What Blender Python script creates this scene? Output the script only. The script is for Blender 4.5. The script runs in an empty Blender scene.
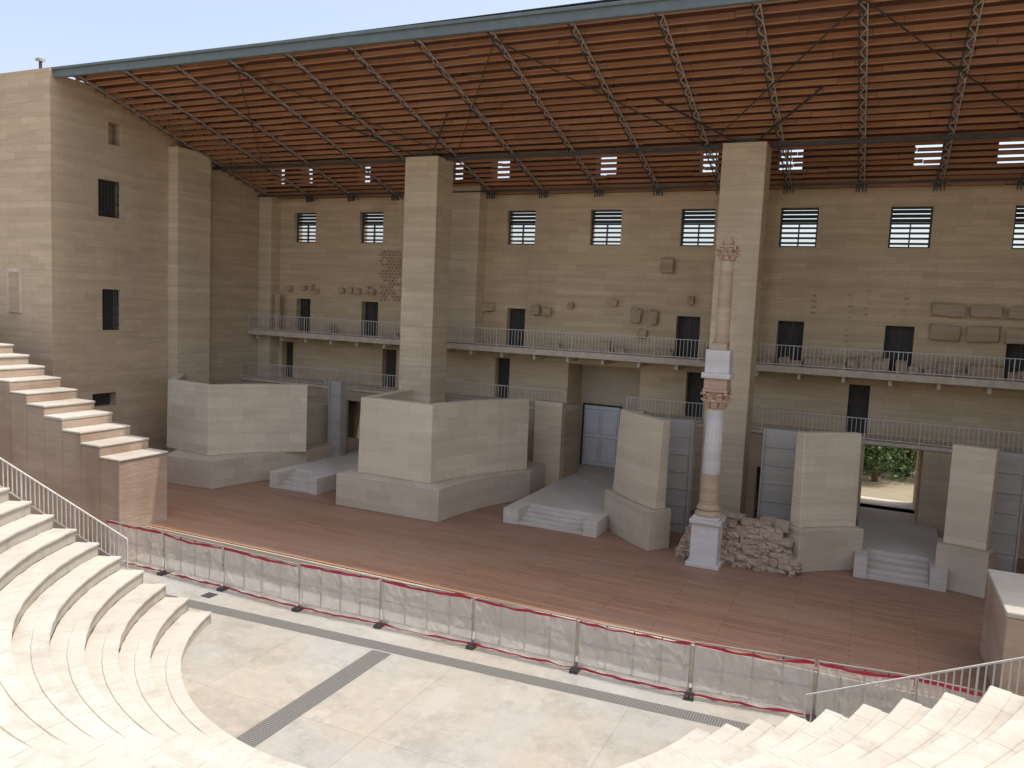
import bpy, bmesh, math, random
from mathutils import Vector, Matrix, noise
random.seed(7)
scene=bpy.context.scene
scene.view_settings.view_transform='Standard'
scene.view_settings.look='None'
scene.view_settings.exposure=0

# ---------------------------------------------------------------- materials
def nodes(name):
    m=bpy.data.materials.new(name);m.use_nodes=True
    nt=m.node_tree
    return m,nt,nt.nodes["Principled BSDF"]
def mix(nt,a,b,fac,mode='MIX'):
    n=nt.nodes.new("ShaderNodeMix");n.data_type='RGBA';n.blend_type=mode
    for s,v in ((0,fac),(6,a),(7,b)):
        if hasattr(v,'is_linked'): nt.links.new(v,n.inputs[s])
        elif isinstance(v,(int,float)): n.inputs[s].default_value=v
        else: n.inputs[s].default_value=(*v,1)
    return n.outputs[2]
def coords(nt,scale):
    t=nt.nodes.new("ShaderNodeTexCoord");mp=nt.nodes.new("ShaderNodeMapping")
    mp.inputs['Scale'].default_value=scale
    nt.links.new(t.outputs['Object'],mp.inputs[0]);return mp.outputs[0]
def noi(nt,scale3,sc,detail=4,rough=.6,lo=.35,hi=.65):
    n=nt.nodes.new("ShaderNodeTexNoise");n.inputs['Scale'].default_value=sc
    n.inputs['Detail'].default_value=detail;n.inputs['Roughness'].default_value=rough
    nt.links.new(coords(nt,scale3),n.inputs['Vector'])
    r=nt.nodes.new("ShaderNodeMapRange");r.inputs[1].default_value=lo;r.inputs[2].default_value=hi
    nt.links.new(n.outputs['Fac'],r.inputs[0]);return r.outputs[0]
def bump(nt,bs,h,strength,dist=.02):
    b=nt.nodes.new("ShaderNodeBump");b.inputs['Strength'].default_value=strength;b.inputs['Distance'].default_value=dist
    nt.links.new(h,b.inputs['Height']);nt.links.new(b.outputs[0],bs.inputs['Normal'])
def mul(nt,a,k):
    return ma(nt,'MULTIPLY',a,k)
def ma(nt,op,a,b=None):
    n=nt.nodes.new("ShaderNodeMath");n.operation=op
    for i,v in enumerate((a,b)):
        if v is None: continue
        if hasattr(v,'is_linked'): nt.links.new(v,n.inputs[i])
        else: n.inputs[i].default_value=v
    return n.outputs[0]
def stone(name,c1,c2,stain,courses=True,band=3.0,joint=.82,bs_=0,ch=.33,cw=1.1,radial=False,fs=4.0):
    m,nt,bs=nodes(name)
    a=noi(nt,(.12,.12,band),1.0,4,.7,.38,.62)
    col=mix(nt,c1,c2,a)
    f=noi(nt,(1,1,3.5),fs,4,.7,.3,.7)
    col=mix(nt,col,[v*.72 for v in c1],mul(nt,f,.5))
    s=noi(nt,(.35,.35,.12),.9,3,.6,.52,.72)
    col=mix(nt,col,stain,mul(nt,s,.6))
    if courses:
        t=nt.nodes.new("ShaderNodeTexCoord");sp=nt.nodes.new("ShaderNodeSeparateXYZ");nt.links.new(t.outputs['Object'],sp.inputs[0])
        ad=ma(nt,'ADD',sp.outputs[0],sp.outputs[1])
        cb=nt.nodes.new("ShaderNodeCombineXYZ");nt.links.new(ad,cb.inputs[0]);nt.links.new(sp.outputs[2],cb.inputs[1])
        br=nt.nodes.new("ShaderNodeTexBrick");br.inputs['Scale'].default_value=1
        br.inputs['Brick Width'].default_value=cw;br.inputs['Row Height'].default_value=ch
        br.inputs['Mortar Size'].default_value=.014;br.inputs['Mortar Smooth'].default_value=.6
        br.inputs['Color1'].default_value=(1,1,1,1);br.inputs['Color2'].default_value=(.88,.87,.85,1);br.inputs['Mortar'].default_value=(joint,joint,joint,1)
        nt.links.new(cb.outputs[0],br.inputs[0])
        col=mix(nt,col,br.outputs['Color'],1.0,'MULTIPLY')
    if radial:
        # radial joints between the curved seat blocks, staggered row by row
        t=nt.nodes.new("ShaderNodeTexCoord");sp=nt.nodes.new("ShaderNodeSeparateXYZ");nt.links.new(t.outputs['Object'],sp.inputs[0])
        x=ma(nt,'ADD',sp.outputs[0],11.0);y=ma(nt,'ADD',sp.outputs[1],19.0)
        ang=ma(nt,'ARCTAN2',y,x)
        r=ma(nt,'SQRT',ma(nt,'ADD',ma(nt,'MULTIPLY',x,x),ma(nt,'MULTIPLY',y,y)))
        row=ma(nt,'FLOOR',ma(nt,'DIVIDE',ma(nt,'ADD',r,-8.0),.75))
        v=ma(nt,'FRACT',ma(nt,'ADD',ma(nt,'MULTIPLY',ang,9.0),ma(nt,'ADD',ma(nt,'MULTIPLY',row,.37),50.0)))
        line=ma(nt,'LESS_THAN',v,.014)
        col=mix(nt,col,[q*.55 for q in c2],mul(nt,line,.8))
        dirt=noi(nt,(1,1,1),.8,5,.75,.5,.68)
        col=mix(nt,col,[q*.72 for q in stain],mul(nt,dirt,.5))
    nt.links.new(col,bs.inputs['Base Color']);bs.inputs['Roughness'].default_value=.9
    bs.inputs['Specular IOR Level'].default_value=.15
    if bs_: bump(nt,bs,f,bs_)
    return m
def plain(name,c,rough=.6,metal=0,var=.25,sc=3):
    m,nt,bs=nodes(name)
    a=noi(nt,(1,1,1),sc,3,.6)
    nt.links.new(mix(nt,c,[v*(1-var) for v in c],a),bs.inputs['Base Color'])
    bs.inputs['Roughness'].default_value=rough;bs.inputs['Metallic'].default_value=metal
    return m
M={}
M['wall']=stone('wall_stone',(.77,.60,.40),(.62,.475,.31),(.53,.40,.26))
M['pillar']=stone('pillar_stone',(.80,.66,.475),(.66,.53,.37),(.58,.45,.31),ch=.25,cw=2.2)
M['wing']=stone('wing_stone',(.70,.55,.385),(.57,.44,.305),(.50,.38,.26))
M['block']=stone('block_stone',(.80,.69,.52),(.70,.59,.44),(.61,.50,.36),joint=.9,ch=.6,cw=1.6)
M['plinth']=stone('plinth_stone',(.67,.57,.44),(.59,.50,.385),(.49,.40,.30),joint=.88,ch=.5,cw=1.3)
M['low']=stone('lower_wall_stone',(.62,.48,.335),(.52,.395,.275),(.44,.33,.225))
M['grey']=stone('grey_concrete',(.56,.52,.46),(.48,.44,.39),(.40,.36,.31),joint=.9,ch=.3,cw=3)
M['step']=stone('step_stone',(.70,.64,.56),(.62,.56,.48),(.53,.47,.40),joint=.9,cw=.9,ch=.2)
M['seat']=stone('seat_stone',(.57,.53,.465),(.50,.46,.395),(.43,.385,.32),courses=False,band=.6,radial=True)
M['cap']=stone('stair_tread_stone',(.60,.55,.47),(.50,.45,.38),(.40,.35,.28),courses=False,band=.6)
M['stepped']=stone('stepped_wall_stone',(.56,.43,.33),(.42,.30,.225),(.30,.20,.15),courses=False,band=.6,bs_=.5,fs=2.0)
M['marble']=stone('marble',(.74,.69,.65),(.60,.56,.52),(.48,.43,.38),courses=False,band=2,bs_=.3)
M['pink']=stone('pink_stone',(.62,.42,.30),(.49,.33,.235),(.36,.24,.17),courses=False,band=2,bs_=.6)
M['ruin']=stone('ruin_stone',(.55,.42,.32),(.38,.28,.205),(.25,.18,.135),courses=False,band=2,bs_=.9)
M['frag']=stone('fragment_stone',(.62,.47,.33),(.46,.34,.23),(.33,.24,.17),courses=False,band=2,bs_=.8)
M['steel']=plain('dark_steel',(.07,.072,.07),.5,.2)
M['gutter']=plain('gutter_metal',(.15,.18,.18),.5,.2,.15)
M['lsteel']=plain('galvanised_steel',(.45,.42,.39),.5,.1)
M['rail']=plain('railing_paint',(.66,.63,.58),.5,0,.15)
M['dark']=plain('dark_door_and_void',(.06,.05,.042),.7)  # door colour, also the darkness painted behind wing windows and left passage
M['slab']=plain('balcony_concrete',(.66,.56,.43),.85,0,.2)
M['white']=plain('white_door_paint',(.86,.85,.84),.6,0,.1,1)
M['red']=plain('red_band_plastic',(.50,.02,.06),.5,0,.3,2)
M['sheet']=plain('roof_underside',(.16,.07,.045),.8)
M['leafd']=plain('leaf_green',(.10,.19,.045),.7,0,.6,2)
M['bark']=plain('bark',(.12,.08,.05),.9)

def wood(name,c1,c2,axis_scale,board,rough=.6,c2m=.7,mort=.3):
    m,nt,bs=nodes(name)
    g=noi(nt,axis_scale,2.0,4,.7,.3,.7)
    col=mix(nt,c1,c2,g)
    v=nt.nodes.new("ShaderNodeTexBrick");v.inputs['Scale'].default_value=1
    v.inputs['Brick Width'].default_value=board[0];v.inputs['Row Height'].default_value=board[1]
    v.inputs['Mortar Size'].default_value=board[2];v.inputs['Color1'].default_value=(1,1,1,1);v.inputs['Color2'].default_value=(c2m,c2m,c2m,1);v.inputs['Mortar'].default_value=(mort,mort,mort,1)
    v.inputs['Mortar Smooth'].default_value=.3
    nt.links.new(coords(nt,(1,1,1)),v.inputs[0])
    col=mix(nt,col,v.outputs['Color'],1,'MULTIPLY')
    st=noi(nt,(.2,.5,.3),1.0,4,.65,.45,.75)
    col=mix(nt,col,[x*.62+.09 for x in c1],mul(nt,st,.65))
    nt.links.new(col,bs.inputs['Base Color']);bs.inputs['Roughness'].default_value=rough
    return m
M['deck']=wood('stage_deck_wood',(.43,.245,.155),(.32,.17,.105),(.3,6,1),(3.6,.22,.012),.55,.76,.4)
M['slat']=wood('roof_slat_wood',(.60,.29,.15),(.44,.20,.10),(.3,4,4),(4.0,.9,.0),.75)

m,nt,bs=nodes('orchestra_concrete')
a=noi(nt,(1,1,1),.22,4,.6,.42,.58);b=noi(nt,(1,1,1),2.2,6,.8,.35,.65);c=noi(nt,(1,1,1),.6,6,.8,.50,.62)
col=mix(nt,(.40,.385,.35),(.42,.37,.295),a)
col=mix(nt,col,(.30,.28,.245),mul(nt,b,.5));col=mix(nt,col,(.26,.235,.195),mul(nt,c,.5))
e=noi(nt,(1,1,1),.35,4,.7,.56,.60);col=mix(nt,col,(.45,.42,.37),mul(nt,e,.45))
vo=nt.nodes.new("ShaderNodeTexBrick");vo.inputs['Scale'].default_value=1;vo.inputs['Brick Width'].default_value=5.2;vo.inputs['Row Height'].default_value=6.2;vo.offset=0
vo.inputs['Mortar Size'].default_value=.011;vo.inputs['Color1'].default_value=(1,1,1,1);vo.inputs['Color2'].default_value=(.94,.94,.94,1);vo.inputs['Mortar'].default_value=(.75,.73,.7,1)
nt.links.new(coords(nt,(1,1,1)),vo.inputs[0]);col=mix(nt,col,vo.outputs['Color'],1,'MULTIPLY')
nt.links.new(col,bs.inputs['Base Color']);bs.inputs['Roughness'].default_value=.92
M['orch']=m
m,nt,bs=nodes('earth_ground')
a=noi(nt,(1,1,1),.05,4,.6);b=noi(nt,(1,1,1),1.5,4,.7)
col=mix(nt,(.34,.27,.19),(.22,.22,.12),a);col=mix(nt,col,(.2,.16,.11),mul(nt,b,.5))
nt.links.new(col,bs.inputs['Base Color']);bs.inputs['Roughness'].default_value=.95;M['ground']=m
m,nt,bs=nodes('grate_metal')
w=nt.nodes.new("ShaderNodeTexBrick");w.inputs['Scale'].default_value=1;w.inputs['Brick Width'].default_value=.07;w.inputs['Row Height'].default_value=.07;w.offset=0
w.inputs['Mortar Size'].default_value=.012;w.inputs['Color1'].default_value=(.045,.045,.042,1);w.inputs['Color2'].default_value=(.07,.068,.062,1);w.inputs['Mortar'].default_value=(.22,.21,.19,1)
nt.links.new(coords(nt,(1,1,1)),w.inputs[0]);nt.links.new(w.outputs['Color'],bs.inputs['Base Color']);bs.inputs['Roughness'].default_value=.6
M['grate']=m
m,nt,bs=nodes('fence_netting')
bs.inputs['Roughness'].default_value=.85
a=noi(nt,(.6,.6,.9),1.0,3,.5)
nt.links.new(mix(nt,(.90,.87,.85),(.80,.77,.75),a),bs.inputs['Base Color'])
tr=nt.nodes.new("ShaderNodeBsdfTransparent");tl=nt.nodes.new("ShaderNodeBsdfTranslucent");tl.inputs[0].default_value=(.92,.89,.87,1)
m1=nt.nodes.new("ShaderNodeMixShader");m1.inputs[0].default_value=.5;nt.links.new(bs.outputs[0],m1.inputs[1]);nt.links.new(tl.outputs[0],m1.inputs[2])
m2=nt.nodes.new("ShaderNodeMixShader");m2.inputs[0].default_value=.34
nt.links.new(m1.outputs[0],m2.inputs[1]);nt.links.new(tr.outputs[0],m2.inputs[2])
nt.links.new(m2.outputs[0],nt.nodes["Material Output"].inputs[0])
M['net']=m

# ---------------------------------------------------------------- mesh builder
class MB:
    def __init__(s): s.v=[];s.f=[];s.mi=[];s.mats=[]
    def mid(s,k):
        if k not in s.mats: s.mats.append(k)
        return s.mats.index(k)
    def add(s,vs,fs,k):
        o=len(s.v);s.v+= [tuple(p) for p in vs];i=s.mid(k)
        for f in fs: s.f.append([o+j for j in f]);s.mi.append(i)
    def box(s,x0,x1,y0,y1,z0,z1,k,M4=None):
        vs=[Vector((x,y,z)) for z in(z0,z1) for y in(y0,y1) for x in(x0,x1)]
        if M4: vs=[M4@p for p in vs]
        s.add(vs,[(0,2,3,1),(4,5,7,6),(0,1,5,4),(2,6,7,3),(0,4,6,2),(1,3,7,5)],k)
    def bar(s,a,b,w,k,h=None):
        a=Vector(a);b=Vector(b);d=b-a;L=d.length;q=d.to_track_quat('Y','Z').to_matrix().to_4x4();q.translation=a
        h=h or w
        s.box(-w/2,w/2,0,L,-h/2,h/2,k,q)
    def prism(s,poly,z0,z1,k):
        n=len(poly);vs=[(x,y,z0) for x,y in poly]+[(x,y,z1) for x,y in poly]
        fs=[tuple(range(n,2*n)),tuple(reversed(range(n)))]+[(i,(i+1)%n,n+(i+1)%n,n+i) for i in range(n)]
        s.add(vs,fs,k)
    def strip(s,path,t,z0,z1,k,lean=0):
        P=[Vector(p) for p in path];n=len(P);N=[]
        for i in range(n-1):
            d=(P[i+1]-P[i]).normalized();N.append(Vector((-d.y,d.x)))
        O=[]
        for i in range(n):
            if i==0:m_=N[0];f=1
            elif i==n-1:m_=N[-1];f=1
            else:
                m_=(N[i-1]+N[i]).normalized();f=1/max(.4,m_.dot(N[i]))
            O.append((P[i]+m_*t*f,P[i]+m_*lean*f))
        vs=[]
        for i in range(n):
            o,l=O[i]
            vs+=[(P[i].x,P[i].y,z0),(o.x,o.y,z0),(o.x,o.y,z1),(l.x,l.y,z1)]
        fs=[(0,3,2,1)]
        for i in range(n-1):
            a=4*i;b=a+4
            fs+=[(a,b,b+3,a+3),(a+3,b+3,b+2,a+2),(a+2,b+2,b+1,a+1),(a+1,b+1,b,a)]
        a=4*(n-1);fs.append((a,a+1,a+2,a+3))
        s.add(vs,fs,k)
    def lathe(s,cx,cy,prof,k,n=24,flute=0):
        vs=[];fs=[]
        for r,z in prof:
            for i in range(n):
                a=2*math.pi*i/n;rr=r*(1-(flute if i%2 else 0))
                vs.append((cx+rr*math.cos(a),cy+rr*math.sin(a),z))
        for j in range(len(prof)-1):
            for i in range(n):
                fs.append((j*n+i,j*n+(i+1)%n,(j+1)*n+(i+1)%n,(j+1)*n+i))
        fs.append(tuple(reversed(range(n))));fs.append(tuple(range((len(prof)-1)*n,len(prof)*n)))
        s.add(vs,fs,k)
    def holes(s,u0,u1,z0,z1,hs,w0,w1,k,fn):
        us=sorted({u0,u1,*[h[0] for h in hs],*[h[1] for h in hs]});zs=sorted({z0,z1,*[h[2] for h in hs],*[h[3] for h in hs]})
        us=[u for u in us if u0<=u<=u1];zs=[z for z in zs if z0<=z<=z1]
        def solid(i,j):
            if i<0 or j<0 or i>=len(us)-1 or j>=len(zs)-1:return False
            c=(us[i]+us[i+1])/2;d=(zs[j]+zs[j+1])/2
            return not any(h[0]<c<h[1] and h[2]<d<h[3] for h in hs)
        for i in range(len(us)-1):
            for j in range(len(zs)-1):
                if not solid(i,j):continue
                a,b,c,d=us[i],us[i+1],zs[j],zs[j+1]
                Q=lambda *pp:s.add([fn(*p) for p in pp],[(0,1,2,3)],k)
                Q((a,w0,c),(b,w0,c),(b,w0,d),(a,w0,d));Q((b,w1,c),(a,w1,c),(a,w1,d),(b,w1,d))
                if not solid(i-1,j):Q((a,w1,c),(a,w0,c),(a,w0,d),(a,w1,d))
                if not solid(i+1,j):Q((b,w0,c),(b,w1,c),(b,w1,d),(b,w0,d))
                if not solid(i,j-1):Q((a,w1,c),(b,w1,c),(b,w0,c),(a,w0,c))
                if not solid(i,j+1):Q((a,w0,d),(b,w0,d),(b,w1,d),(a,w1,d))
    def make(s,name,parent=None,bevel=0,smooth=False):
        me=bpy.data.meshes.new(name);me.from_pydata(s.v,[],s.f)
        for k in s.mats: me.materials.append(M[k])
        for p,i in zip(me.polygons,s.mi): p.material_index=i;p.use_smooth=smooth
        ob=bpy.data.objects.new(name,me);scene.collection.objects.link(ob)
        if parent: ob.parent=parent
        if bevel:
            b=ob.modifiers.new("b",'BEVEL');b.width=bevel;b.segments=2;b.limit_method='ANGLE'
        return ob
def empty(name):
    e=bpy.data.objects.new(name,None);scene.collection.objects.link(e);return e
XY=lambda u,w,z:(u,w,z)
def arc(a,b,bul,n=8):
    a=Vector(a);b=Vector(b);d=(b-a);N=Vector((-d.y,d.x)).normalized()
    return [tuple(a+d*t/n+N*bul*4*(t/n)*(1-t/n)) for t in range(n+1)]

# ---------------------------------------------------------------- ground
g=MB();g.add([(-700,-700,-.03),(700,-700,-.03),(700,900,-.03),(-700,900,-.03)],[(0,1,2,3)],'ground');g.make('ground')
CX,CY,R0=-11.0,-19.0,8.0
g=MB()
pts=[(CX+8.6*math.cos(math.radians(a)),CY+8.6*math.sin(math.radians(a)),0) for a in range(180,361,4)]
pts=[(-34,-21.5,0),(-19.6,-21.5,0)]+[p for p in pts if p[1]<-21.5]+[(-2.4,-21.5,0),(7,-21.5,0),(7,-17.6,0),(-34,-17.6,0)]
g.add(pts,[tuple(range(len(pts)))],'orch');g.make('orchestra_floor')
g=MB();g.add([(-23.6,-21.35,.005),(-1.2,-19.92,.005),(-1.2,-19.42,.005),(-23.6,-20.8,.005)],[(0,1,2,3)],'grate')
g.add([(-13.05,-27,.005),(-12.4,-27,.005),(-12.4,-20.7,.005),(-13.05,-20.75,.005)],[(0,1,2,3)],'grate')
g.box(-1.1,-.1,-20,-19.2,0,.03,'steel');g.box(-20.6,-20.2,-20.2,-19.8,0,.02,'steel');g.make('drain_grate')

# ---------------------------------------------------------------- seating
g=MB();A0,A1,NS=200,345,110;rise,run=.4,.75
def P(r,a,z): return (CX+r*math.cos(a),CY+r*math.sin(a),z)
angs=[math.radians(A0+(A1-A0)*i/NS) for i in range(NS+1)]
NR=29
for i in range(NR):
    r=R0+run*i;z0=rise*i;z1=rise*(i+1)
    prof=[(r+.07,z0-.04),(r+.05,z1-.1),(r,z1-.07),(r+.003,z1-.02),(r+.025,z1),(r+run*.5,z1-.012),(r+run*.52,z1-.035),(r+run+.05,z1-.035)]
    vs=[];fs=[];n=len(prof)
    for k_,a in enumerate(angs):
        jr=.016*noise.noise(Vector((i*3.1,k_*.7,0)))
        vs+=[P(q+jr,a,z+jr) for q,z in prof]
    for k in range(NS):
        for j in range(n-1):
            fs.append((k*n+j,(k+1)*n+j,(k+1)*n+j+1,k*n+j+1))
    g.add(vs,fs,'seat')
    for a in (angs[0],angs[-1]):
        g.add([P(r+.03,a,-.02),P(r+run,a,-.02),P(r+run,a,z1-.035),P(r+.03,a,z1-.001)],[(0,1,2,3)],'seat')
g.make('stone_seating_tiers')

def railing(g,a,b,h,k='rail',sp=.14,base=.08,rt=.035,bt=.022):
    a=Vector(a);b=Vector(b);L=(b-a).length;n=max(2,int(L/sp))
    up=Vector((0,0,1))
    g.bar(a+up*h,b+up*h,rt*1.6,k,rt);g.bar(a+up*base,b+up*base,rt,k,rt)
    for i in range(n+1):
        p=a.lerp(b,i/n);w=bt if i%12 else rt*1.2
        z0=0 if i%12==0 else base
        g.box(p.x-w/2,p.x+w/2,p.y-w/2,p.y+w/2,p.z+z0,p.z+h-.02,k)
g=MB();railing(g,(-21.9,-22.1,1.3),(-25.6,-24.5,4.35),1.0,sp=.16,bt=.03);railing(g,(-25.6,-24.5,4.35),(-30,-27,7.3),1.0,sp=.16,bt=.03);g.make('metal_railing')
g=MB();railing(g,(-.85,-20.3,.55),(6.2,-21.7,4.35),.95,sp=.16,bt=.03);g.make('metal_railing')

# ---------------------------------------------------------------- stage floor
g=MB();g.box(-36,9.5,-17.75,0.0,0.0,1.1,'deck');g.make('wooden_stage_floor')
g=MB();g.box(-26,4,-17.83,-17.76,0,1.06,'plinth');g.make('stage_front_wall')

# ---------------------------------------------------------------- building
B=empty('theatre_stage_building')
WX=[-33.05,-28.05,-23.2,-18.2,-13.35,-8.55,-3.8,.95,5.75]
up_w=[(-35.2,.9),(-33.0,.9),(-28.7,.9),(-24.3,.9),(-22.4,.9),(-19.6,1.1),(-13.5,1.1),(-8.2,.9),(-4.4,1.1),(1.4,1.1),(4.6,1.1)]
doors_up=[(-33.6,-32.5),(-28.6,-27.4),(-18.8,-17.7),(-9.3,-8.1),(-4.4,-3.2),(.3,1.5),(5.1,6.3)]
doors_lo=[(-34.7,-33.8),(-27.0,-26.0),(-19.4,-18.5),(-8.6,-7.7),(-1.0,-.1)]
hs=[(x-.85,x+.85,13.9,15.75) for x in WX]
hs+=[(a,b,8.3,10.4) for a,b in doors_up]+[(a,b,5.3,7.6) for a,b in doors_lo]+[(-15,-11.0,1.1,7.6),(-.1,2.2,1.9,5.15),(-28.9,-26.7,1.9,4.95)]
g=MB();g.holes(-36,9.5,1.1,16.6,hs,0,.8,'wall',XY);g.make('back_wall',B)
g=MB();g.holes(-36,9.5,16.6,19.6,[(x-w/2,x+w/2,17.5,18.75) for x,w in up_w],.03,.8,'sheet',XY)
for x,w in up_w: g.box(x-w/2,x+w/2,.3,.36,18.07,18.13,'steel')
g.make('back_wall_top',B)
g=MB()
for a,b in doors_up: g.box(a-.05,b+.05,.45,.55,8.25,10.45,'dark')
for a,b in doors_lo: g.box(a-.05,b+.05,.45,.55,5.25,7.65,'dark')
for a,b in doors_up:
    for x in (a,b-.05,(a+b)/2): g.box(x,x+.05,.40,.45,8.3,10.4,'steel')
g.box(-29,-26.6,.9,1.0,1.9,5,'dark')  # no door: dark panel stands in for the unlit depth of the passage
g.make('doors_and_passage_void',B)
g=MB()
for x in WX:
    a,b,c,d=x-.85,x+.85,13.9,15.75
    for q in((a,a+.08,c,d),(b-.08,b,c,d),(a+.08,b-.08,c,c+.08),(a+.08,b-.08,d-.08,d)): g.box(q[0],q[1],.28,.42,q[2],q[3],'steel')
    g.box(a+.08,b-.08,.3,.40,c+1.08,c+1.17,'steel');g.box(x-.03,x+.03,.29,.41,c+.08,c+1.08,'steel')
    for i in range(3):
        z=c+1.26+i*.2
        Mx=Matrix.Translation((0,.35,z))@Matrix.Rotation(math.radians(-20),4,'X');g.box(a+.08,b-.08,-.02,.02,-.08,.08,'steel',Mx)
    for i in range(4):
        z=c+.22+i*.235
        Mx=Matrix.Translation((0,.36,z))@Matrix.Rotation(math.radians(random.uniform(-12,12)),4,'X')
        g.box(a+.08,b-.08,-.015,.015,-.05,.05,'steel',Mx)
g.make('windows',B)
g=MB();g.box(-15.6,-15.003,.8,2.3,1.1,7.7,'wall');g.box(-10.997,-10.4,.8,2.3,1.1,7.7,'wall');g.box(-15.6,-10.4,.8,2.3,7.7,8.0,'wall')
g.box(-15.6,-10.4,2.3,2.5,1.1,8,'block');g.box(-14.99,-11.01,-1.6,2.29,1.102,1.72,'step');g.make('portal_recess',B)
g=MB();g.box(-14.72,-13.70,2.2,2.27,1.75,5.15,'white');g.box(-13.68,-12.66,2.2,2.27,1.75,5.15,'white');g.box(-14.82,-14.74,2.15,2.29,1.73,5.25,'steel');g.box(-12.64,-12.56,2.15,2.29,1.73,5.25,'steel');g.box(-14.74,-12.64,2.15,2.29,5.16,5.25,'steel')
for a in(-14.65,-13.6):
    for z in(1.95,3.55): g.box(a,a+.86,2.185,2.199,z,z+1.4,'lsteel');g.box(a+.025,a+.835,2.17,2.184,z+.025,z+1.375,'white')
g.make('white_double_door',B)
g=MB()
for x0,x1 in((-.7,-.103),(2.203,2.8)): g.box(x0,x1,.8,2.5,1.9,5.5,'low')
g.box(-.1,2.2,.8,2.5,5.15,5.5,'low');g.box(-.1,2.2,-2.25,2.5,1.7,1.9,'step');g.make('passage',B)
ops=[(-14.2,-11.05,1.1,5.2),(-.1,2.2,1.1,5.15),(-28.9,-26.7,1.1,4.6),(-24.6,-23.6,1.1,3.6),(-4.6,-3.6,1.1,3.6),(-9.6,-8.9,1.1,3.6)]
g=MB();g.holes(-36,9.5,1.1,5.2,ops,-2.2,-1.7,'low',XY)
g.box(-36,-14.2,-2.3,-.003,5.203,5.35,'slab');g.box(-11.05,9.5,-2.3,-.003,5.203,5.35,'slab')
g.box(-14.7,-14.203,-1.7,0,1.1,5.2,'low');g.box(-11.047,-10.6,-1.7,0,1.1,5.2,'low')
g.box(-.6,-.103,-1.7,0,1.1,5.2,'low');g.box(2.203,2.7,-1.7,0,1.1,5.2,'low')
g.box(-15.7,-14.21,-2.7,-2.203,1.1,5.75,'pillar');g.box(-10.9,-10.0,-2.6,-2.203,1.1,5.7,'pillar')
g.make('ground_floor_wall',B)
g=MB();g.box(-36,9.5,-1.7,-.003,8.02,8.33,'slab')
for i in range(24): g.box(-35.5+i*1.9,-35.35+i*1.9,-1.5,-.003,7.75,8.017,'slab')
g.make('balcony',B,.02)
g=MB();railing(g,(-35.95,-1.62,8.33),(9.4,-1.62,8.33),.95,sp=.18)
railing(g,(-35.95,-2.2,5.35),(-14.3,-2.2,5.35),.95,sp=.18);railing(g,(-11,-2.2,5.35),(9.4,-2.2,5.35),.95,sp=.18)
g.make('balcony_railing',B)
def ceil_z(y): return 16.45-.287*y
g=MB()
for x0,x1 in((-22.25,-20.35),(-6.55,-4.75)):
    g.box(x0,x1,-5.5,-3.9,1.1,ceil_z(-5)-.15,'pillar')
g.box(-22.3,-20.3,-1.0,-.003,8.35,17.0,'pillar');g.box(-7.0,-5.3,-.8,-.003,8.35,16.9,'pillar')
g.box(-35.997,-35.3,-7.9,-5.5,1.1,18.35,'pillar');g.box(-35.997,-35.0,-.85,-.003,1.1,16.8,'pillar')
g.box(8.8,9.497,-7.9,-5.5,1.1,18.35,'pillar')
g.make('pillars',B,.03)
g=MB()
wh=[(-12.2,-10.9,14.1,15.95),(-12.0,-10.95,8.35,10.45),(-11.6,-10.85,17.75,18.85),(-12.6,-11.2,4.4,5.1)]
g.holes(-14.3,.8,1.1,20.4,wh,-36,-36.5,'wing',lambda u,w,z:(w,u,z))
g.box(-36.5,-36.003,-14.3,.8,-.02,1.095,'wing')
g.box(-60,-36.003,-14.7,-14.303,0,20.62,'wing');g.box(-60,-36.51,-14.3,1.5,20.1,20.5,'wing')
g.box(-37.2,-36.5,-13,-10,3.9,17.4,'dark');g.box(-37.2,-36.7,-13,-10,17.4,19.2,'wing')  # near-black box paints the unlit interior behind the wing windows
g.box(9.5,10.1,-14.3,.8,0,20.4,'wing');g.box(9.5,24,-14.7,-14.303,0,20.5,'wing')
g.make('wing_walls',B)
g=MB()
for a,b,c,d in wh[:2]:
    for i in range(7):
        y=a+(b-a)*(i+.5)/7;g.box(-36.12,-36.08,y-.02,y+.02,c,d,'steel')
    for i in range(4):
        z=c+(d-c)*(i+.5)/4;g.box(-36.11,-36.09,a,b,z-.02,z+.02,'steel')
g.box(-39.3,-38.2,-14.75,-14.703,9.1,11.3,'slab');g.box(-39.1,-38.4,-14.79,-14.753,9.1,11.1,'frag')
g.box(-36.9,-36.8,-14.6,-14.5,20.62,21.0,'steel');g.box(-37.0,-36.7,-14.7,-14.4,21.0,21.12,'lsteel')
g.make('wing_window_grilles',B)

# ---------------------------------------------------------------- roof
g=MB()
XR0,XR1=-35.95,9.45
slope=math.atan(.287)
nsl=27
for i in range(nsl):
    y=-13.9+i*(13.6/(nsl-1));z=ceil_z(y)+.13
    x=XR0
    while x<XR1:
        L=random.uniform(3.4,6.0);x2=min(XR1,x+L)
        dz=random.uniform(-.02,.02)
        Mx=Matrix.Translation((0,y,z+dz))@Matrix.Rotation(-slope+math.radians(random.uniform(-4,4)),4,'X')
        hh=.07 if i>nsl-11 else .09
        g.box(x,x2-.02,-.04,.04,-hh,hh,'slat',Mx);x=x2
g.make('roof_slats',B)
g=MB()
g.add([(-36.2,-14.2,20.6),(10.3,-14.2,20.6),(10.3,1.6,19.62),(-36.2,1.6,19.62)],[(0,1,2,3)],'sheet')
g.add([(-36.3,-14.3,20.68),(10.5,-14.3,20.68),(10.5,1.7,19.72),(-36.3,1.7,19.72)],[(0,1,2,3)],'gutter')
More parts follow.
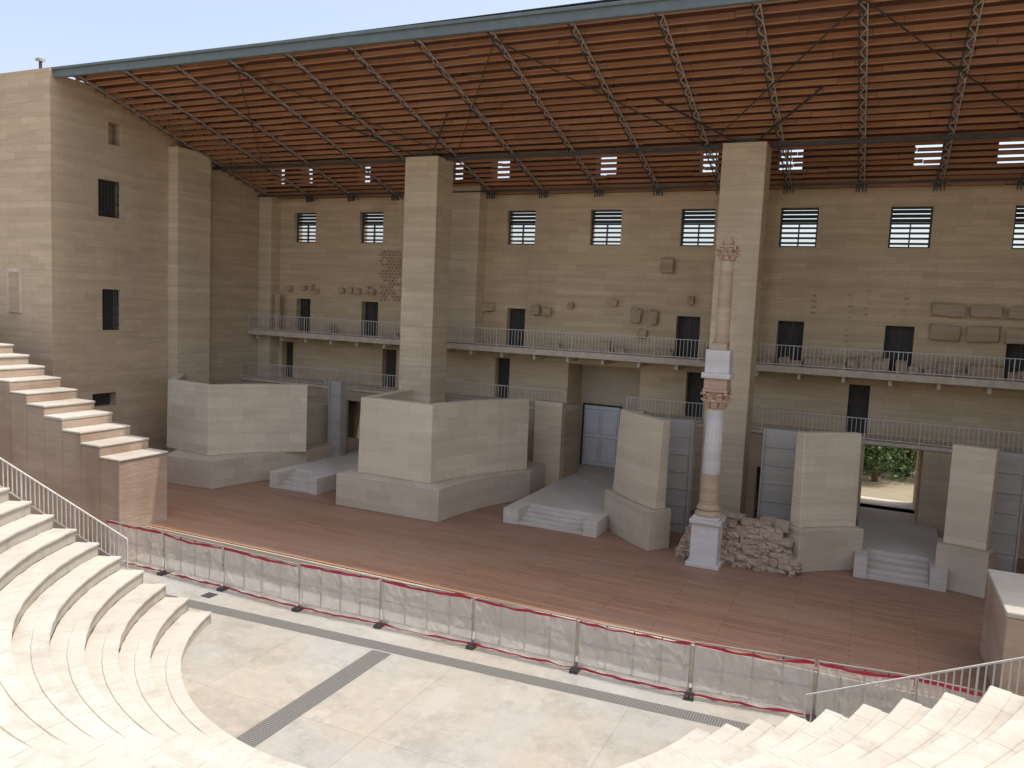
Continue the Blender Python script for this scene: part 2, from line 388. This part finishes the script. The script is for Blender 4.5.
g.bar((-36.25,-14.42,20.42),(10.5,-14.42,20.1),.2,'gutter',.42);g.bar((-36.25,-14.55,20.60),(10.5,-14.55,20.28),.12,'gutter',.12)
g.make('roof_deck',B,.02)
def top_z(y): return 20.55-(y+14.2)*.062
g=MB()
tx=[-13.6+3.1*k for k in range(-7,8)]
for x in tx:
    if not(XR0+.3<x<XR1-.3):continue
    for dx in(-.12,.12):
        g.bar((x+dx,-14.2,ceil_z(-14.2)),(x+dx,-.05,ceil_z(-.05)),.04,'lsteel' if dx>0 else 'steel')
    n=34
    for i in range(n):
        y0=-14.2+i*14.1/n;y1=y0+14.1/n
        s=1 if i%2 else -1
        g.bar((x-.11*s,y0,ceil_z(y0)),(x+.11*s,y1,ceil_z(y1)),.035,'lsteel')
    for i in range(8):
        y0=-14+i*1.7;g.bar((x,y0,ceil_z(y0)),(x,y0+.85,top_z(y0+.85)),.05,'steel');g.bar((x,y0+.85,top_z(y0+.85)),(x,y0+1.7,ceil_z(y0+1.7)),.05,'steel')
    for dx in(-.2,-.07,.07,.2): g.box(x+dx-.025,x+dx+.025,-.7,-.62,16.3,17.4,'steel')
for y,w in((-4.7,.14),(-1.0,.08)):
    g.bar((XR0,y,ceil_z(y)-.08),(XR1,y,ceil_z(y)-.08),w,'steel')
for k in range(-4,4):
    x=-13.6+6.2*k
    for a,b in((x,x+6.2),):
        if k%2:a,b=b,a
        if min(a,b)<XR0 or max(a,b)>XR1:continue
        g.bar((a,-13.2,ceil_z(-13.2)-.05),(b,-4.7,ceil_z(-4.7)-.05),.035,'steel')
for px in(-21.3,-5.65):
    for sx in(-1,1):
        g.bar((px,-4.7,ceil_z(-4.7)-.2),(px+sx*3.1,-8.5,ceil_z(-8.5)+.05),.06,'steel')
    g.box(px-.6,px+.6,-5.2,-4.2,ceil_z(-5)-.149,ceil_z(-5)+.05,'steel')
g.make('roof_trusses',B)

# ---------------------------------------------------------------- exedra blocks
g=MB()
g.prism([(-22.6,-2.4),(-22.6,-5.5),(-21.9,-11.0)]+arc((-16.5,-11.0),(-14.9,-4.8),.35)+[(-14.95,-2.72)],1.1,2.55,'plinth')
r_=arc((-17.35,-10.3),(-15.1,-4.8),.35)
g.strip([(-21.9,-5.5),(-21.3,-10.2)]+r_,.5,2.553,6.05,'block',.05)
g.prism([(-20.9,-9.75),(-18.0,-9.8),(-16.4,-4.9),(-16.4,-2.4),(-21.4,-2.4),(-21.4,-5)],2.553,4.6,'plinth')
g.make('curved_stone_block',None,.03)
g=MB()
g.prism([(-35.97,-2.4),(-35.97,-6),(-33.4,-8),(-31.2,-12.35),(-28.4,-12.0)]+arc((-28.4,-12.0),(-26.7,-7.2),.3)[1:]+[(-26.7,-2.4)],1.1,2.5,'plinth')
g.strip([(-35.3,-7.9),(-32.7,-10.9),(-29.4,-11.35)]+arc((-29.4,-11.35),(-26.4,-7.6),.35)[1:],.5,2.503,6.0,'block',.05)
g.prism([(-35.0,-7.2),(-32.2,-10.2),(-29.8,-10.7),(-27.6,-7.0),(-27.6,-2.4),(-35,-2.4)],2.503,4.6,'plinth')
g.make('curved_stone_block',None,.03)
def slabwall(a,b,bul,ztop):
    g=MB()
    p=arc(a,b,bul)
    g.strip(p,.55,2.72,ztop,'block',.14)
    d=(Vector(b)-Vector(a)).normalized();n=Vector((-d.y,d.x))*-.3
    p2=[tuple(Vector(q)+n) for q in arc((Vector(a)-d*.15),(Vector(b)+d*.15),bul)]
    g.strip(p2,1.1,1.1,2.717,'plinth')
    g.make('curved_stone_slab',None,.03)
slabwall((-9.95,-7.2),(-7.45,-9.6),-.15,6.3)
slabwall((-2.05,-9.1),(-.15,-7.6),.1,6.3)
slabwall((2.75,-8.1),(4.05,-8.4),.05,6.3)
for x0,x1,y in((-7.95,-6.75,-6.5),(-3.9,-2.5,-6.5),(4.15,5.3,-6.5),(-27.0,-26.2,-5.0)):
    g=MB();n=6
    g.box(x0,x1,y,y+.5,1.1,6.0,'grey')
    for i in range(n): g.box(x0-.02,x1+.02,y-.04,y-.003,1.5+i*.75,1.53+i*.75,'grey')
    g.box(x0,x0+.07,y-.1,y-.043,1.1,6.05,'grey');g.box(x1-.07,x1,y-.1,y-.043,1.1,6.05,'grey')
    g.make('grey_concrete_panel',None,.01)
def landing(x0,x1,yf,yb,nm,xs0,xs1,zt=1.9):
    g=MB();h=(zt-1.1)/5
    g.box(x0,x1,yf+1.3,yb,1.1,zt,'step')
    g.box(x0,xs0,yf,yf+1.297,1.1,zt,'step');g.box(xs1,x1,yf,yf+1.297,1.1,zt,'step')
    for i in range(4):
        g.box(xs0+.003,xs1-.003,yf+.05+i*.31,yf+1.297,1.1+i*h,1.1+(i+1)*h-.002,'step')
    g.make(nm,None,.015)
landing(-14.2,-9.9,-9.3,-1.61,'entrance_steps',-13.5,-10.5,1.75)
landing(-26.6,-23.7,-10.1,-2.3,'entrance_steps',-26.1,-24.2)
landing(-.1,2.95,-8.7,-2.3,'entrance_steps',.35,2.4)

# ---------------------------------------------------------------- column
g=MB();cx,cy=-5.25,-10.2
g.box(cx-.5,cx+.5,cy-.5,cy+.5,1.25,2.75,'marble')
for a,z0,z1 in((.62,1.1,1.248),(.58,2.753,2.9),(.5,2.903,3.0)): g.box(cx-a,cx+a,cy-a,cy+a,z0,z1,'marble')
g.lathe(cx,cy,[(.48,3.0),(.5,3.08),(.44,3.16),(.4,3.2),(.46,3.28),(.4,3.36),(.345,3.42),(.335,4.6)],'frag')
g.lathe(cx,cy,[(.335,4.6),(.33,5.5),(.315,6.55),(.3,7.05)],'marble',32,.04)
def capital(cx,cy,z,r,h,k):
    g.lathe(cx,cy,[(r,z),(r*1.12,z+.04*h),(r*1.0,z+.1*h),(r*1.1,z+.4*h),(r*1.3,z+.75*h),(r*1.55,z+.86*h)],k)
    for ring,(zz,rr,hh) in enumerate(((z+.08*h,r*1.08,h*.38),(z+.38*h,r*1.2,h*.38))):
        for i in range(8):
            a=math.pi/4*(i+.5*ring);Mx=Matrix.Translation((cx+rr*math.cos(a),cy+rr*math.sin(a),zz))@Matrix.Rotation(a,4,'Z')@Matrix.Rotation(.3,4,'Y')
            g.box(-.05*r/.3,.06*r/.3,-.11*r/.3,.11*r/.3,0,hh,k,Mx)
            Mx2=Mx@Matrix.Translation((.05,0,hh))@Matrix.Rotation(1.0,4,'Y');g.box(-.04,.05,-.08*r/.3,.08*r/.3,-.03,.1*r/.3,k,Mx2)
    a=r*1.5;g.box(cx-a,cx+a,cy-a,cy+a,z+.87*h,z+h,k)
    for sx in(-1,1):
        for sy in(-1,1): g.lathe(cx+sx*a*.85,cy+sy*a*.85,[(.02,z+.68*h),(.09*r/.3,z+.74*h),(.07*r/.3,z+.865*h)],k,8)
capital(cx,cy,7.05,.3,.75,'pink')
g.box(cx-.42,cx+.42,cy-.42,cy+.42,7.803,8.2,'pink');g.box(cx-.52,cx+.52,cy-.5,cy+.5,8.203,8.4,'marble')
g.box(cx-.42,cx+.45,cy-.42,cy+.42,8.403,9.25,'marble');g.box(cx-.3,cx+.3,cy-.3,cy+.3,9.253,9.5,'frag')
g.lathe(cx+.05,cy,[(.3,9.5),(.3,9.62),(.26,9.68),(.255,10.6),(.26,10.64),(.245,11.6),(.235,12.5)],'frag',20)
capital(cx+.05,cy,12.5,.22,.55,'pink');g.lathe(cx+.05,cy,[(.2,13.05),(.22,13.2),(.1,13.42)],'pink',12)
g.make('corinthian_column',None,.012)

# ---------------------------------------------------------------- ruin
g=MB()
def rock(c,s,k='ruin',jag=.3):
    bm=bmesh.new();bmesh.ops.create_cube(bm,size=1)
    bmesh.ops.subdivide_edges(bm,edges=bm.edges[:],cuts=2,use_grid_fill=True)
    R=Matrix.Rotation(random.uniform(-.2,.2),3,'Z')@Matrix.Rotation(random.uniform(-.15,.15),3,'X')
    if k=='frag': R=Matrix.Rotation(random.uniform(-.06,.06),3,'Y')
    o=Vector([random.random()*50 for _ in range(3)]);vs=[]
    for v in bm.verts:
        p=v.co.copy();p=p.lerp(p.normalized()*.62,.4 if k=='ruin' else .12)
        p=p*(1+jag*noise.noise(p*2.2+o))
        vs.append(Vector(c)+R@Vector((p.x*s[0],p.y*s[1],p.z*s[2])))
    bm.verts.index_update()
    g.add(vs,[[v.index for v in f.verts] for f in bm.faces],k);bm.free()
for zi in range(10):
    z=1.16+zi*.17;x=-6.5+(.07*zi)
    while x<-2.1-(.08*zi):
        w=random.uniform(.16,.42)
        for y in(-9.6+.06*zi,-9.1,-8.6):
            if zi>=7 and random.random()<.4+(.3 if -4.8<x<-4.2 else 0):continue
            rock((x+w/2,y+random.uniform(-.1,.1),z+random.uniform(-.03,.03)),(w*1.2,.6,.24))
        x+=w
g.box(-6.1,-2.6,-9.42,-8.3,1.1,2.55,'ruin')
g.make('ruined_masonry_wall')

# ---------------------------------------------------------------- fragments on wall
frs=[(-20.0,10.4,.9,.5),(-17.0,10.35,.45,.5),(-16.35,10.3,.5,.45),(-11.35,10.3,.55,.65),(-10.55,10.25,.6,.7),(-11.0,9.4,.5,.4),(-9.9,12.9,.6,.7),(-12.6,10.9,.35,.3),(-15.0,10.7,.3,.3),(-8.6,11.2,.3,.4),
 (2.75,11.2,1.3,.5),(4.2,11.2,1.2,.5),(5.6,11.2,1.2,.5),(2.7,10.2,1.2,.65),(4.15,10.2,1.25,.65),(5.5,10.2,1.0,.65),(-30,11,.35,.3),(-29.3,11.05,.3,.3),(-28.8,11,.4,.35),(-28.1,11.1,.3,.4),(-27.7,11.0,.3,.3),(-34,11,.3,.3),(-32.9,11.1,.3,.25),(-32.3,11.15,.3,.25),(-31.9,10.9,.25,.25)]
for x,z,w,h in frs:
    g=MB();rock((x,-.16,z),(w*1.0,.3,h*1.0),'frag',.14 if x>0 else .4);g.make('carved_stone_fragment')
g=MB()
for r in range(16):
    for c in range(7):
        x=-27.4+c*.26+(.13 if r%2 else 0);z=10.5+r*.19
        if random.random()<.16:continue
        g.box(x,x+.21,-.07,-.004,z,z+.13,'pink' if random.random()<.5 else 'frag')
for x0,z0,n in((-1.3,11.7,9),(-.6,11.9,5),(-2.9,11.6,4),(1.0,11.6,3)):
    for i in range(n): g.box(x0+random.uniform(-.1,.1),x0+.08+random.uniform(-.05,.1),-.04,-.004,z0-i*.27,z0-i*.27+.1,'frag')
g.make('inlaid_brick_patch')
g=MB()
for x,h,r in((-34.6,2.3,.22),(-33.2,1.0,.2),):
    g.lathe(x,-.6,[(r*1.3,8.335),(r*1.3,8.45),(r,8.5),(r*.95,8.33+h*.9),(r*1.15,8.33+h)],'frag',16)
g.make('broken_column_shaft')
g=MB()
for x in [-12.7,-11.9,-15.5,-30.4,-25.6,-9.6,-7.3]+[-4.6+.62*i+random.uniform(-.1,.1) for i in range(18)]:
    h=random.uniform(.25,.6);rock((x,-.75,8.33+h/2),(random.uniform(.4,.8),.5,h),'frag',.4)
g.make('stone_remains')

# ---------------------------------------------------------------- stepped analemma walls
g=MB()
n=20
for i in range(n):
    x1=-26-i*1.08;z=4.0+i*.42
    jz=random.uniform(-.03,.03)
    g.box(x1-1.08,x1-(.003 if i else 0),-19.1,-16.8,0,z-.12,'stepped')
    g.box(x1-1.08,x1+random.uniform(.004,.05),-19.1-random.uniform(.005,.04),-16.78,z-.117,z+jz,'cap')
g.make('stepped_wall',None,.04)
g=MB();railing(g,(-36.6,-18.9,8.2),(-33.6,-18.9,7.5),.9,sp=.3);g.make('metal_railing')
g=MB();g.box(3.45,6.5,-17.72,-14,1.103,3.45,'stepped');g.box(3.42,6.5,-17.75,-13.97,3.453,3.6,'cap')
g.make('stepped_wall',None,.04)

# ---------------------------------------------------------------- fence
fp=[(-26.4,-19.25),(-23.4,-19.2),(-20.4,-19.25),(-16.95,-19.35),(-13.85,-19.1),(-10.55,-18.95),(-7.2,-18.85),(-3.9,-18.75),(-.75,-18.3),(1.6,-17.95),(4.6,-18.0)]
for i in range(len(fp)-1):
    a=Vector((*fp[i],0));b=Vector((*fp[i+1],0));d=(b-a);L=d.length;dn=d.normalized();a2=a+dn*.06;b2=b-dn*.06
    nrm=Vector((-dn.y,dn.x,0));g=MB();H=1.58+random.uniform(-.03,.03)
    for p in(a2,b2):
        g.lathe(p.x,p.y,[(.022,0),(.022,H)],'lsteel',8)
        Q=Matrix.Translation(p)@Matrix.Rotation(math.atan2(dn.y,dn.x),4,'Z');g.box(-.06,.06,-.3,.3,.0,.1,'steel',Q)
    for z in(.2,H-.03): g.bar(a2+Vector((0,0,z)),b2+Vector((0,0,z)),.035,'lsteel')
    for t in(.25,.5,.75):
        p=a2.lerp(b2,t);g.box(p.x-.015,p.x+.015,p.y-.015,p.y+.015,.2,H-.04,'steel')
    g.bar(a2+Vector((0,0,.85)),b2+Vector((0,0,.85)),.03,'steel')
    nu,nv=72,14;vs=[];fs=[];sag=random.uniform(.02,.10)
    off=random.random()*30
    for v in range(nv+1):
        for u in range(nu+1):
            t=u/nu;q=v/nv;p=a2.lerp(b2,t)
            z=.12+q*(H-.16)-(sag*math.sin(math.pi*t)*q)+.03*math.sin(t*23+off)*(1-q)
            w=.07*noise.noise(Vector((t*5+off,q*1.2,0)))+.035*noise.noise(Vector((t*26+q*5,q*1.6,off)))+.03*noise.noise(Vector((t*9-q*7,q*4,off+9)))
            p=p-nrm*(.08)+nrm*w;vs.append((p.x,p.y,z))
    for v in range(nv):
        for u in range(nu): fs.append((v*(nu+1)+u,v*(nu+1)+u+1,(v+1)*(nu+1)+u+1,(v+1)*(nu+1)+u))
    g.add(vs,fs,'net')
    for zz,hh,am in((H-.06,.08,sag),(.10,.06,.02)):
        vs=[];fs=[];nu2=24
        for u in range(nu2+1):
            t=u/nu2;p=a2.lerp(b2,t)-nrm*(.15);z=zz-am*math.sin(math.pi*t)+.035*noise.noise(Vector((t*9+off,zz,2)))
            h2=hh*(1+.9*noise.noise(Vector((t*6,off,zz))))
            vs+=[(p.x,p.y,z),(p.x,p.y+.0,z+h2)]
        for u in range(nu2): fs.append((2*u,2*u+2,2*u+3,2*u+1))
        g.add(vs,fs,'red')
    ob=g.make('netting_fence_panel')
    for p_ in ob.data.polygons:
        if g.mats[p_.material_index]=='net': p_.use_smooth=True

# ---------------------------------------------------------------- outside greenery
g=MB();g.box(-20,22,2.6,60,0,1.85,'ground');g.make('rear_terrace')
def tree(x,y,z,h,cr,low,n=2600):
    g=MB()
    g.lathe(x,y,[(.18,z),(.13,z+h*.4),(.07,z+h*.8)],'bark',8)
    tips=[]
    for i in range(11):
        a=i*2.4;b=Vector((x+math.cos(a)*cr*.7,y+math.sin(a)*cr*.7,z+low+random.random()*(h-low)));g.bar((x,y,z+min(h*.35,low)+i*.05),b,.06,'bark');tips.append(b)
    for i in range(n):
        c=random.choice(tips);p=c+Vector([random.gauss(0,cr*.28) for _ in range(3)])
        if p.z<z+.05 or p.y<3: continue
        s=random.uniform(.08,.17);u=Vector([random.gauss(0,1) for _ in range(3)]).normalized();w=u.orthogonal().normalized()
        g.add([p-u*s,p+w*s*.6,p+u*s,p-w*s*.6],[(0,1,2,3)],'leafd')
    return g
tree(.5,7.2,1.85,4.0,1.3,1.2).make('tree')
tree(2.2,10,1.85,4.5,2.0,.3,3500).make('tree')
tree(-1.6,9.5,1.85,4.5,2.0,.2,3500).make('tree')
tree(0.4,12.5,1.85,5,2.6,.2,4500).make('tree')

# ---------------------------------------------------------------- light
sv=Vector((.33,.155,1)).normalized()
el=math.asin(sv.z);az=math.atan2(sv.x,sv.y)
w=bpy.data.worlds.new("World");scene.world=w;w.use_nodes=True
bg=w.node_tree.nodes["Background"];sk=w.node_tree.nodes.new("ShaderNodeTexSky");sk.sky_type='NISHITA';sk.sun_disc=False
sk.sun_elevation=el;sk.sun_rotation=az;sk.dust_density=4;sk.air_density=1.0
hv=w.node_tree.nodes.new("ShaderNodeHueSaturation");hv.inputs['Saturation'].default_value=.72
w.node_tree.links.new(sk.outputs[0],hv.inputs['Color']);w.node_tree.links.new(hv.outputs[0],bg.inputs[0]);bg.inputs[1].default_value=.27
L=bpy.data.lights.new("sun",'SUN');L.energy=3.1;L.angle=math.radians(.5);L.color=(1,.96,.90)
lo=bpy.data.objects.new("sun",L);scene.collection.objects.link(lo);lo.rotation_euler=sv.to_track_quat('Z','Y').to_euler()

# ---------------------------------------------------------------- camera
th=math.radians(5.6);ps=math.radians(24.6);ro=.045
fw=Vector((-math.sin(ps)*math.cos(th),math.cos(ps)*math.cos(th),-math.sin(th)));r0=Vector((math.cos(ps),math.sin(ps),0));u0=r0.cross(fw)
cr=math.cos(ro)*r0+math.sin(ro)*u0;cu=math.cos(ro)*u0-math.sin(ro)*r0
mt=Matrix((cr,cu,-fw)).transposed().to_4x4();mt.translation=(0,-40,10.5)
cam=bpy.data.cameras.new("camera");cam.sensor_width=36;cam.lens=790/1024*36;cam.clip_end=3000;cam.clip_start=.1
co=bpy.data.objects.new("camera",cam);scene.collection.objects.link(co);co.matrix_world=mt;scene.camera=co
